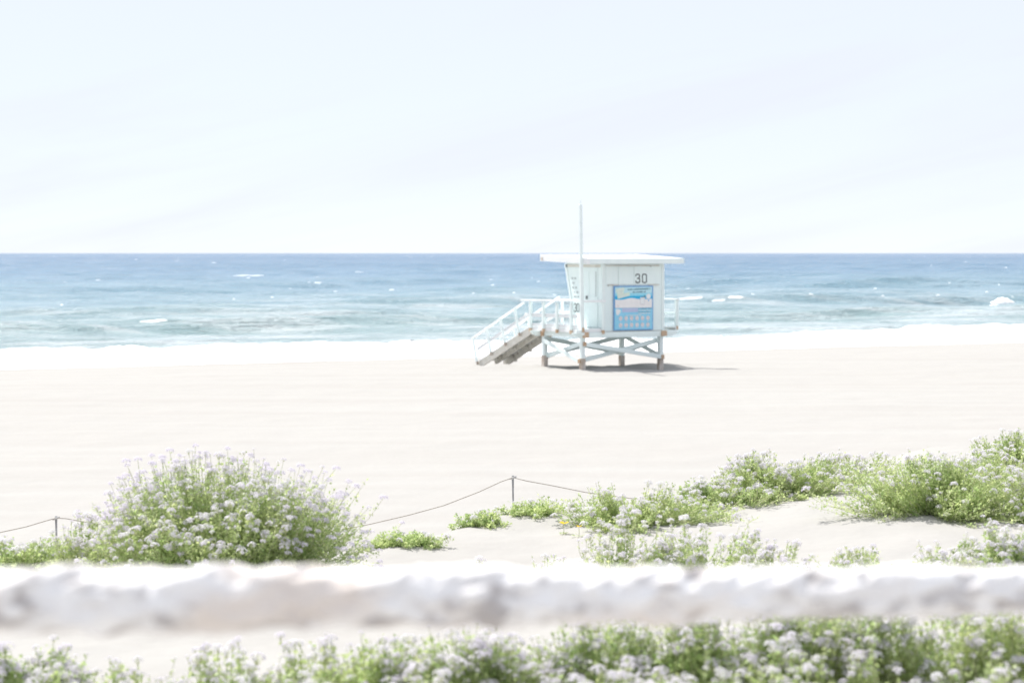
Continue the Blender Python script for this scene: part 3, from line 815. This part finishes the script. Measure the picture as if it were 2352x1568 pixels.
HEADS = [flower_mesh('flower_head', n, rd, 100 + i) for i, (n, rd) in enumerate(((15, .024), (12, .021), (17, .027), (9, .018), (20, .030)))]
SMALL = [flower_mesh('flower_head_small', n, rd, 200 + i, .007, .0055) for i, (n, rd) in enumerate(((5, .011), (7, .014), (4, .010)))]

def normalize(a): return a / np.maximum(np.linalg.norm(a, axis=-1, keepdims=True), 1e-9)

def leaves_mesh(name, P, D, N, L, W, tint, lobes=True):
    """vectorised fleshy lobed leaves: P base, D direction, N upper normal"""
    n = len(P)
    Sd = normalize(np.cross(D, N)); N = np.cross(Sd, D)
    L = L[:, None]; W = W[:, None]
    droop = -np.array([0, 0, 1.0])[None] * L * .16
    c1 = P + D * L * .35 + N * L * .04; c2 = P + D * L * .70 + droop * .35 + N * L * .03; c3 = P + D * L + droop
    vs = [P, c1 + Sd * W * .5, c1 - Sd * W * .5, c2 + Sd * W * .42, c2 - Sd * W * .42, c3]
    tpl = [(0, 2, 1), (1, 2, 4, 3), (3, 4, 5)]
    if lobes:
        vs += [P + D * L * .62 + Sd * W * 1.7 + N * L * .05, P + D * L * .66 - Sd * W * 1.7 + N * L * .05]
        tpl += [(1, 3, 6), (2, 7, 4)]
    k = len(vs)
    V = np.stack(vs, 1).reshape(-1, 3)
    base = (np.arange(n) * k)[:, None]
    cols = []; lens = []
    for f in tpl:
        cols.append(base + np.array(f)[None]); lens.append(len(f))
    loops = np.concatenate(cols, 1).ravel()
    per = np.array(lens); starts = (np.arange(n)[:, None] * per.sum() + np.concatenate([[0], np.cumsum(per)[:-1]])[None]).ravel()
    me = fast_mesh(name, V, loops, starts)
    at_ = me.attributes.new('tint', 'FLOAT', 'POINT')
    at_.data.foreach_set('value', np.repeat(tint, k).astype(np.float32))
    return me

def stems_mesh(name, B, r0, r1, n=4):
    """B: (stems, k, 3) polylines -> 3-sided tubes"""
    ns, k, _ = B.shape
    d = normalize(np.gradient(B, axis=1))
    a = normalize(np.cross(d, np.array([.37, .21, .1]))); b = np.cross(d, a)
    rad = (r0[:, None] + (r1 - r0)[:, None] * np.linspace(0, 1, k)[None])[..., None]
    V = np.stack([B + rad * (a * math.cos(t) + b * math.sin(t)) for t in (0, 2.094, 4.189)], 2).reshape(-1, 3)
    i = np.arange(ns * k * 3).reshape(ns, k, 3)
    q = []
    for j in range(3):
        jn = (j + 1) % 3
        q.append(np.stack([i[:, :-1, j], i[:, :-1, jn], i[:, 1:, jn], i[:, 1:, j]], -1).reshape(-1, 4))
    q = np.concatenate(q)
    return fast_mesh(name, V, q.ravel(), np.arange(len(q)) * 4, smooth=True)

NHEAD = [0]
def sea_rocket(label, x, y, rx, ry, h, stems, leafn, heads, seed, tall=.25, leaf=.042, fill=1.0, cat='plant', skew=0.0, lo=.15, hs=1.0, sprawl=.35, rough=.22, flat=0.0, group='sea rocket plants on the dune'):
    r = np.random.default_rng(seed)
    g = hz(x, y)
    root = empty('sea_rocket_plant', (x, y, g))
    tag(root, label, cat, group)
    # stem tips over an uneven dome
    ph = r.uniform(0, 2 * math.pi, stems); rad = np.sqrt(r.random(stems)) * r.uniform(.85, 1.05, stems)
    lump = 1 + rough * np.sin(ph * 3 + seed) + rough * .55 * np.sin(ph * 5 + seed * 2.1)
    lump = lump * np.where(r.random(stems) < rough * .35, r.uniform(1.1, 1.45, stems), 1)
    tx = rx * rad * np.cos(ph) * lump; ty = ry * rad * np.sin(ph) * lump
    top = h * (np.sqrt(np.clip(1 - .92 * rad ** 2, .03, 1)) * (1 - flat) + np.clip(1 - .85 * rad ** 3.0, .1, 1) * flat) * r.uniform(.62, 1.02, stems) * np.clip(1 + (.3 + rough) * vnoise(tx / rx * 2.2 + seed, ty / ry * 2.2, seed) * 2, .3, 1.3)
    ext = r.random(stems) < tall
    top = top + np.where(ext, h * r.uniform(.08, .30, stems), 0)
    top = np.minimum(top, h * r.uniform(1.0, 1.24, stems))
    tx = tx + skew * top + np.where(ext, r.normal(0, .05, stems) * h, 0)
    gb = height(x + tx * sprawl, y + ty * sprawl) - g
    gt = np.clip(height(x + tx, y + ty) - g, -.12, .3)
    base = np.stack([tx * sprawl + r.normal(0, .03, stems), ty * sprawl + r.normal(0, .03, stems), gb - .03], -1)
    tip = np.stack([tx, ty, gt + top], -1)
    mid = base * .45 + tip * .55; mid[:, 2] = base[:, 2] + (tip[:, 2] - base[:, 2]) * r.uniform(.28, .6, stems); mid[:, :2] += (tip - base)[:, :2] * .14 + r.normal(0, .04 * h, (stems, 2))
    t = np.linspace(0, 1, 7)[None, :, None]
    B = base[:, None] * (1 - t) ** 2 + mid[:, None] * 2 * t * (1 - t) + tip[:, None] * t ** 2
    B[:, 1:-1] += r.normal(0, .008 * h / .5, (stems, 5, 3))
    st = link('stems', stems_mesh('stems', B, r.uniform(.0022, .0042, stems), r.uniform(.0009, .0014, stems)), M_stem, root)
    st['kind'] = 'stuff'
    # leaves along each stem
    n = int(stems * leafn)
    si = r.integers(0, stems, n); tt = lo + (1 - lo) * r.random(n) ** .8
    tt = np.where(ext[si], tt * .93, tt)
    a = base[si]; b = mid[si]; c = tip[si]; t1 = tt[:, None]
    P = a * (1 - t1) ** 2 + b * 2 * t1 * (1 - t1) + c * t1 ** 2
    tang = normalize(2 * (1 - t1) * (b - a) + 2 * t1 * (c - b))
    P = P + r.normal(0, .010, (n, 3)) * fill
    P[:, 2] = np.maximum(P[:, 2], height(x + P[:, 0], y + P[:, 1]) - g + .004)
    rd = normalize(r.normal(0, 1, (n, 3)))
    D = normalize(tang * r.uniform(.15, .9, n)[:, None] + rd * 1.0 + np.array([0, 0, .30]))
    N = normalize(np.array([0, 0, 1.0]) + r.normal(0, .55, (n, 3)))
    L = leaf * r.uniform(.45, 1.25, n) * (1.12 - .45 * tt); W = L * r.uniform(.13, .22, n)
    tint = np.clip(r.normal(.38, .24, n) + .25 * vnoise(P[:, 0] * 6 + seed, P[:, 1] * 6 + P[:, 2] * 5, 9) * 2, 0, 1)
    fo = link('foliage', leaves_mesh('foliage', P, D, N, L, W, tint), M_leaf, root)
    fo['kind'] = 'stuff'
    # seed pods on the tall racemes and buds
    npod = int(ext.sum() * 7) + int(stems * .6)
    if npod:
        si = r.integers(0, stems, npod); tt = r.uniform(.72, .98, npod); t1 = tt[:, None]
        P = base[si] * (1 - t1) ** 2 + mid[si] * 2 * t1 * (1 - t1) + tip[si] * t1 ** 2
        D = normalize(r.normal(0, 1, (npod, 3)) + np.array([0, 0, .9]))
        po = link('seed_pods', leaves_mesh('seed_pods', P, D, normalize(r.normal(0, 1, (npod, 3))), np.full(npod, .020), np.full(npod, .006), r.uniform(.3, 1, npod), False), M_leaf, root)
        po['kind'] = 'stuff'
    # flower heads at the tips
    order = r.permutation(stems)
    order = np.concatenate([order[ext[order]], order[~ext[order]]])[:heads]
    order = order[np.argsort(tip[order, 1] - tip[order, 2] * .8)]
    for j, k in enumerate(order[:300]):
        small = ext[k] and r.random() < .72
        me = SMALL[r.integers(0, 3)] if small else HEADS[r.integers(0, 5)]
        o = bpy.data.objects.new('flower_head', me)
        o.parent = root
        o.location = tip[k] + np.array([0, 0, .006])
        dn = Vector(normalize(tip[k] - mid[k] + np.array([0, 0, .35])))
        o.rotation_euler = (dn.to_track_quat('Z', 'Y') @ Matrix.Rotation(r.uniform(0, 6.28), 3, 'Z').to_quaternion()).to_euler()
        s_ = hs * r.uniform(.7, 1.15); o.scale = (s_, s_, s_ * r.uniform(.8, 1.1))
        C.objects.link(o); NHEAD[0] += 1
    rest = order[300:]
    if len(rest):
        V = []; F = []
        vb = 0
        for k in rest:
            me = HEADS[r.integers(0, 5)]
            nv = len(me.vertices); co = np.empty(nv * 3, np.float32); me.vertices.foreach_get('co', co); co = co.reshape(-1, 3)
            V.append(co * hs * r.uniform(.7, 1.1) + tip[k]); 
            F += [tuple(vb + i for i in p.vertices) for p in me.polygons if p.material_index == 0]; vb += nv
        fm = link('far_flower_heads', mesh_np('far_flower_heads', np.concatenate(V), F), M_petal, root); fm['kind'] = 'stuff'
    return root

def plant_px(label, u, vb, wpx, hpx, stems, leafn, heads, seed, depth=.8, **kw):
    x, y = ground(u, vb)
    ppm = FPX / y
    return sea_rocket(label, x, y + 0.0, wpx / ppm / 2, wpx / ppm / 2 * depth, hpx / ppm, stems, leafn, heads, seed, **kw)

# the big bush on the left
plant_px('big domed sea rocket bush covered in pale lilac flowers at left', 505, 1322, 690, 240, 1400, 40, 980, 1, depth=.8, tall=.3, leaf=.038, hs=.95, rough=.08, flat=1.0)
plant_px('low sea rocket tuft at the left edge beside the big bush', 40, 1305, 260, 58, 110, 26, 70, 2, tall=.3)
plant_px('sparse sprigs with upright stems on the left flank of the big bush', 185, 1305, 170, 100, 70, 16, 60, 3, tall=.5)
plant_px('low creeping green patch right of the big bush', 925, 1250, 180, 30, 110, 26, 14, 4, tall=.15, lo=.05)
plant_px('small dark-stemmed tuft left of the rope post', 1105, 1206, 125, 30, 60, 24, 10, 5, tall=.35, lo=.05)
plant_px('small tuft at the foot of the middle rope post', 1225, 1180, 160, 26, 70, 22, 14, 6, tall=.35, lo=.05)
plant_px('long low green clump on the dune edge behind yellow blooms', 1450, 1205, 300, 84, 420, 36, 170, 7, tall=.15, leaf=.038, rough=.5)
plant_px('short leafy tuft bridging the two clumps right of the yellow blooms', 1615, 1165, 190, 62, 170, 30, 60, 22, tall=.25, leaf=.038, rough=.5)
plant_px('thin low mat of stems under the two left clumps of the right dune', 1560, 1192, 280, 40, 170, 18, 60, 60, tall=.4, leaf=.034, rough=.6, lo=.05)
plant_px('thin wispy mat in front of the rounded flowering clump', 1700, 1152, 260, 46, 170, 18, 70, 61, tall=.4, leaf=.034, rough=.6, lo=.05)
plant_px('wispy growth trailing right of the rounded flowering clump', 1905, 1112, 220, 52, 150, 20, 70, 62, tall=.4, leaf=.034, rough=.6, lo=.05)
plant_px('pale feathery growth behind the wide green clump', 2250, 1122, 300, 80, 230, 24, 120, 63, tall=.4, leaf=.036, rough=.5)
plant_px('rounded flowering clump in the middle of the right dune edge', 1785, 1133, 330, 88, 430, 32, 300, 8, tall=.3, leaf=.038, rough=.45)
plant_px('sparse pale tuft between the two right-hand clumps', 1965, 1095, 190, 44, 120, 20, 80, 9, tall=.35, leaf=.036, rough=.5)
plant_px('wide green clump with few flowers at the right of the dune', 2150, 1176, 380, 112, 640, 36, 190, 10, tall=.2, leaf=.038, rough=.45)
plant_px('farthest flowering clump at the right edge of the dune', 2340, 1062, 190, 60, 220, 30, 100, 11, tall=.3, leaf=.038, rough=.4)
plant_px('half-cut clump at the right edge below the farthest one', 2380, 1195, 230, 105, 220, 28, 110, 12, tall=.3, leaf=.038, rough=.5)
plant_px('tiny green sprig alone on the bare sand at right', 1832, 1149, 36, 22, 14, 9, 0, 13, tall=0, lo=.0)
plant_px('upright straggly plant with large heads right of the yellow blooms', 1420, 1335, 230, 135, 90, 17, 85, 14, tall=.45, rough=.5)
plant_px('broad straggly flowering plant above the middle of the log rail', 1590, 1338, 300, 118, 180, 22, 170, 15, tall=.4, rough=.5)
plant_px('thin flowering stems above the rail, right of the broad plant', 1770, 1335, 210, 84, 46, 10, 40, 16, tall=.5, rough=.5)
plant_px('few thin stems left of the upright straggly plant', 1255, 1335, 120, 60, 20, 8, 18, 17, tall=.5)
plant_px('single dry-looking stem on the bare sand left of centre', 1102, 1302, 14, 24, 4, 4, 3, 18, tall=0)
plant_px('loose tuft above the rail below the bare sand slope', 1965, 1325, 150, 66, 50, 16, 42, 19, tall=.45, rough=.5)
plant_px('loose tuft above the rail near the right edge', 2175, 1328, 170, 84, 60, 16, 56, 20, tall=.45, rough=.5)
plant_px('tall flowering plant above the rail at the right edge', 2325, 1330, 230, 120, 140, 24, 130, 21, tall=.35, rough=.4)
# below the rail, nearest to the camera
plant_px('flowering tuft in the bottom left corner', 75, 1640, 320, 140, 190, 30, 150, 30, tall=.25, leaf=.045, rough=.4)
plant_px('thin open stems on bare sand near the bottom left', 330, 1640, 240, 115, 46, 12, 40, 31, tall=.5)
plant_px('airy straggly plant in the lower left below the rail', 540, 1650, 340, 140, 100, 16, 90, 32, tall=.45)
plant_px('airy flowering plant left of the dense bottom bushes', 745, 1660, 300, 165, 130, 20, 100, 33, tall=.35, rough=.4)
near = [('dense leafy bush under the rail, leftmost of the dense row', 920, 1690, 400, 192, 34), ('dense flowering bush under the rail left of centre', 1130, 1700, 420, 200, 35),
        ('dense leafy bush under the middle of the rail', 1350, 1700, 440, 212, 36), ('dense flowering bush under the rail right of centre', 1590, 1700, 440, 212, 37),
        ('dense bush with long stems under the right half of the rail', 1820, 1700, 440, 220, 38), ('dense flowering bush under the rail near the right edge', 2060, 1705, 440, 228, 39), ('dense flowering bush in the bottom right corner', 2300, 1705, 420, 232, 40)]
for (lb, u, vb, w, h_, sd) in near:
    plant_px(lb, u, vb, w, h_ * (1.0 if u < 1000 else 1.13 + .15 * min(1, (u - 1000) / 600)), 480, 38, 280, sd, tall=.22, leaf=.044, rough=.35, flat=.5)
front = [('nearest flowering plant at the bottom left of centre', 640, 1800, 400, 190, 50), ('nearest flowering plant at the bottom centre', 1010, 1830, 480, 240, 51), ('nearest flowering plant at the bottom right of centre', 1480, 1840, 520, 262, 52),
         ('nearest leafy plant with large flower heads at the bottom right', 1900, 1850, 500, 285, 53), ('nearest plant with large flower heads at the right corner', 2280, 1850, 460, 290, 54)]
for (lb, u, vb, w, h_, sd) in front:
    plant_px(lb, u, vb, w, h_, 280, 34, 190, sd, tall=.25, leaf=.046, hs=.95, rough=.4, flat=.4)

# yellow dune primroses
def yellow(u, v, s, label):
    x, y = ground(u, v + 24)
    root = empty('yellow_primrose', (x, y, hz(x, y)))
    tag(root, label, 'flower', 'yellow primroses on the dune')
    z = 24 * y / FPX
    s = s * 1.25
    link('stem', tube_mesh('stem', [(0, 0, -.02), (.004, 0, z * .5), (0, -.006, z)], [.0025, .002, .0018], 6), M_stem, root)
    for k in range(4):
        t = k * math.pi / 2 + .4; d = Vector((math.cos(t), math.sin(t) * .9, .35)); e = Vector((-math.sin(t), math.cos(t), 0))
        V = [Vector((0, -.006, z)), d * s * .55 + e * s * .42, d * s + e * s * .28, d * s * .96, d * s - e * s * .28, d * s * .55 - e * s * .42]
        V = [V[0]] + [v_ + Vector((0, -.006, z)) for v_ in V[1:]]
        link('petal', mesh_np('petal', [tuple(v_) for v_ in V], [(0, 1, 2, 3), (0, 3, 4, 5)]), M_yellow, root)
    r = np.random.default_rng(int(u)); n = 14
    P = np.stack([r.normal(0, .02, n), r.normal(0, .02, n), np.full(n, .006)], -1); D = normalize(np.stack([r.normal(0, 1, n), r.normal(0, 1, n), r.uniform(.1, .5, n)], -1))
    fo = link('foliage', leaves_mesh('foliage', P, D, np.tile([0, 0, 1.0], (n, 1)), r.uniform(.03, .05, n), np.full(n, .009), r.random(n), False), M_leaf, root); fo['kind'] = 'stuff'
yellow(1294, 1203, .030, 'yellow primrose bloom lowest left on the sand edge')
yellow(1329, 1209, .018, 'tiny yellow primrose bloom right of the lowest one')
yellow(1402, 1186, .030, 'largest orange-yellow primrose bloom against the green clump')
yellow(1365, 1180, .016, 'tiny yellow primrose bloom left of the largest one')
yellow(1378, 1186, .014, 'small yellow primrose bloom below the largest one')

# ------------------------------------------------------------------ weathered log rail right in front of the camera
LF = empty('log_rail_fence', (0, 3.05, hz(0, 3.05)))
tag(LF, 'out-of-focus weathered pale log rail crossing the whole foreground', 'fence')
def bark_material():
    m, n, l, b = mat('weathered_log', (.55, .53, .51), .9, .1)
    t = n.new('ShaderNodeTexCoord')
    mp = n.new('ShaderNodeMapping'); mp.inputs['Scale'].default_value = (.55, 1, 1); l.new(t.outputs['Object'], mp.inputs['Vector'])
    a = n.new('ShaderNodeTexNoise'); a.inputs['Scale'].default_value = 26; a.inputs['Detail'].default_value = 6; a.inputs['Distortion'].default_value = .5
    c = n.new('ShaderNodeTexNoise'); c.inputs['Scale'].default_value = 9; c.inputs['Detail'].default_value = 3
    l.new(mp.outputs['Vector'], a.inputs['Vector']); l.new(mp.outputs['Vector'], c.inputs['Vector'])
    r = n.new('ShaderNodeValToRGB'); e = r.color_ramp.elements
    e[0].position = .36; e[0].color = (.48, .45, .44, 1); e[1].position = .60; e[1].color = (.90, .89, .89, 1)
    k = e.new(.47); k.color = (.82, .80, .79, 1)
    l.new(a.outputs['Fac'], r.inputs['Fac'])
    mx = n.new('ShaderNodeMix'); mx.data_type = 'RGBA'; mx.inputs['B'].default_value = (.74, .66, .60, 1)
    rr = n.new('ShaderNodeMapRange'); rr.inputs['From Min'].default_value = .50; rr.inputs['From Max'].default_value = .68; rr.inputs['To Max'].default_value = .8
    l.new(c.outputs['Fac'], rr.inputs['Value']); l.new(rr.outputs['Result'], mx.inputs['Factor']); l.new(r.outputs['Color'], mx.inputs['A'])
    l.new(mx.outputs['Result'], b.inputs['Base Color'])
    bp = n.new('ShaderNodeBump'); bp.inputs['Strength'].default_value = .7; bp.inputs['Distance'].default_value = .006
    l.new(a.outputs['Fac'], bp.inputs['Height']); l.new(bp.outputs['Normal'], b.inputs['Normal'])
    return m
M_bark = bark_material()
def log_mesh(name, A, B, ra, rb, nl, nr, seed, amp):
    A = np.array(A, float); B = np.array(B, float)
    d = (B - A) / np.linalg.norm(B - A); up = np.array([0, 0, 1.0]) if abs(d[2]) < .9 else np.array([0, 1.0, 0])
    a = np.cross(d, up); a /= np.linalg.norm(a); b = np.cross(a, d)
    Ln = np.linalg.norm(B - A)
    t = np.linspace(0, 1, nl); th = np.linspace(0, 2 * math.pi, nr, endpoint=False)
    Tg, H = np.meshgrid(t, th, indexing='ij')
    rad = ra + (rb - ra) * Tg
    cx, cy = np.cos(H), np.sin(H)
    nz = .6 * fbm(Tg * Ln * 16 + 1.2 * cx, cy * 1.6 + Tg * Ln * 3, seed, 3) + .75 * fbm(Tg * Ln * 34 + 2 * cx, cy * 2.6 - Tg * Ln * 9, seed + 9, 3)
    rad = rad * (1 + amp * nz) + .004 * vnoise(Tg * Ln * 2.5, H * 0, seed + 4)
    P = A + d * (Tg * Ln)[..., None] + a * (rad * cx)[..., None] + b * (rad * cy)[..., None]
    V = P.reshape(-1, 3); i = np.arange(nl * nr).reshape(nl, nr); j = np.roll(i, -1, axis=1)
    F = np.stack([i[:-1], j[:-1], j[1:], i[1:]], -1).reshape(-1, 4).tolist()
    F.append(i[0].tolist()); F.append(i[-1][::-1].tolist())
    return mesh_np(name, V, F, True)
pl_ = at(0, 1379, 2.92); pr_ = at(2352, 1356, 3.28)
ext_ = (pr_ - pl_)
A_ = pl_ - ext_ * .55; B_ = pr_ + ext_ * .55
o0 = Vector(LF.location)
tap = (.0362 - .0447)
link('rail', log_mesh('rail', A_ - o0, B_ - o0, .0447 - tap * .55, .0362 + tap * .55, 640, 56, 3, .34), M_bark, LF)
for e_, rr_ in ((pl_ - ext_ * .42, .06), (pr_ + ext_ * .42, .058)):
    g = hz(e_.x, e_.y)
    link('post', log_mesh('post', Vector((e_.x, e_.y + .09, g - .4)) - o0, Vector((e_.x, e_.y + .09, e_.z + .12)) - o0, rr_, rr_ * .92, 60, 28, 8, .1), M_bark, LF)
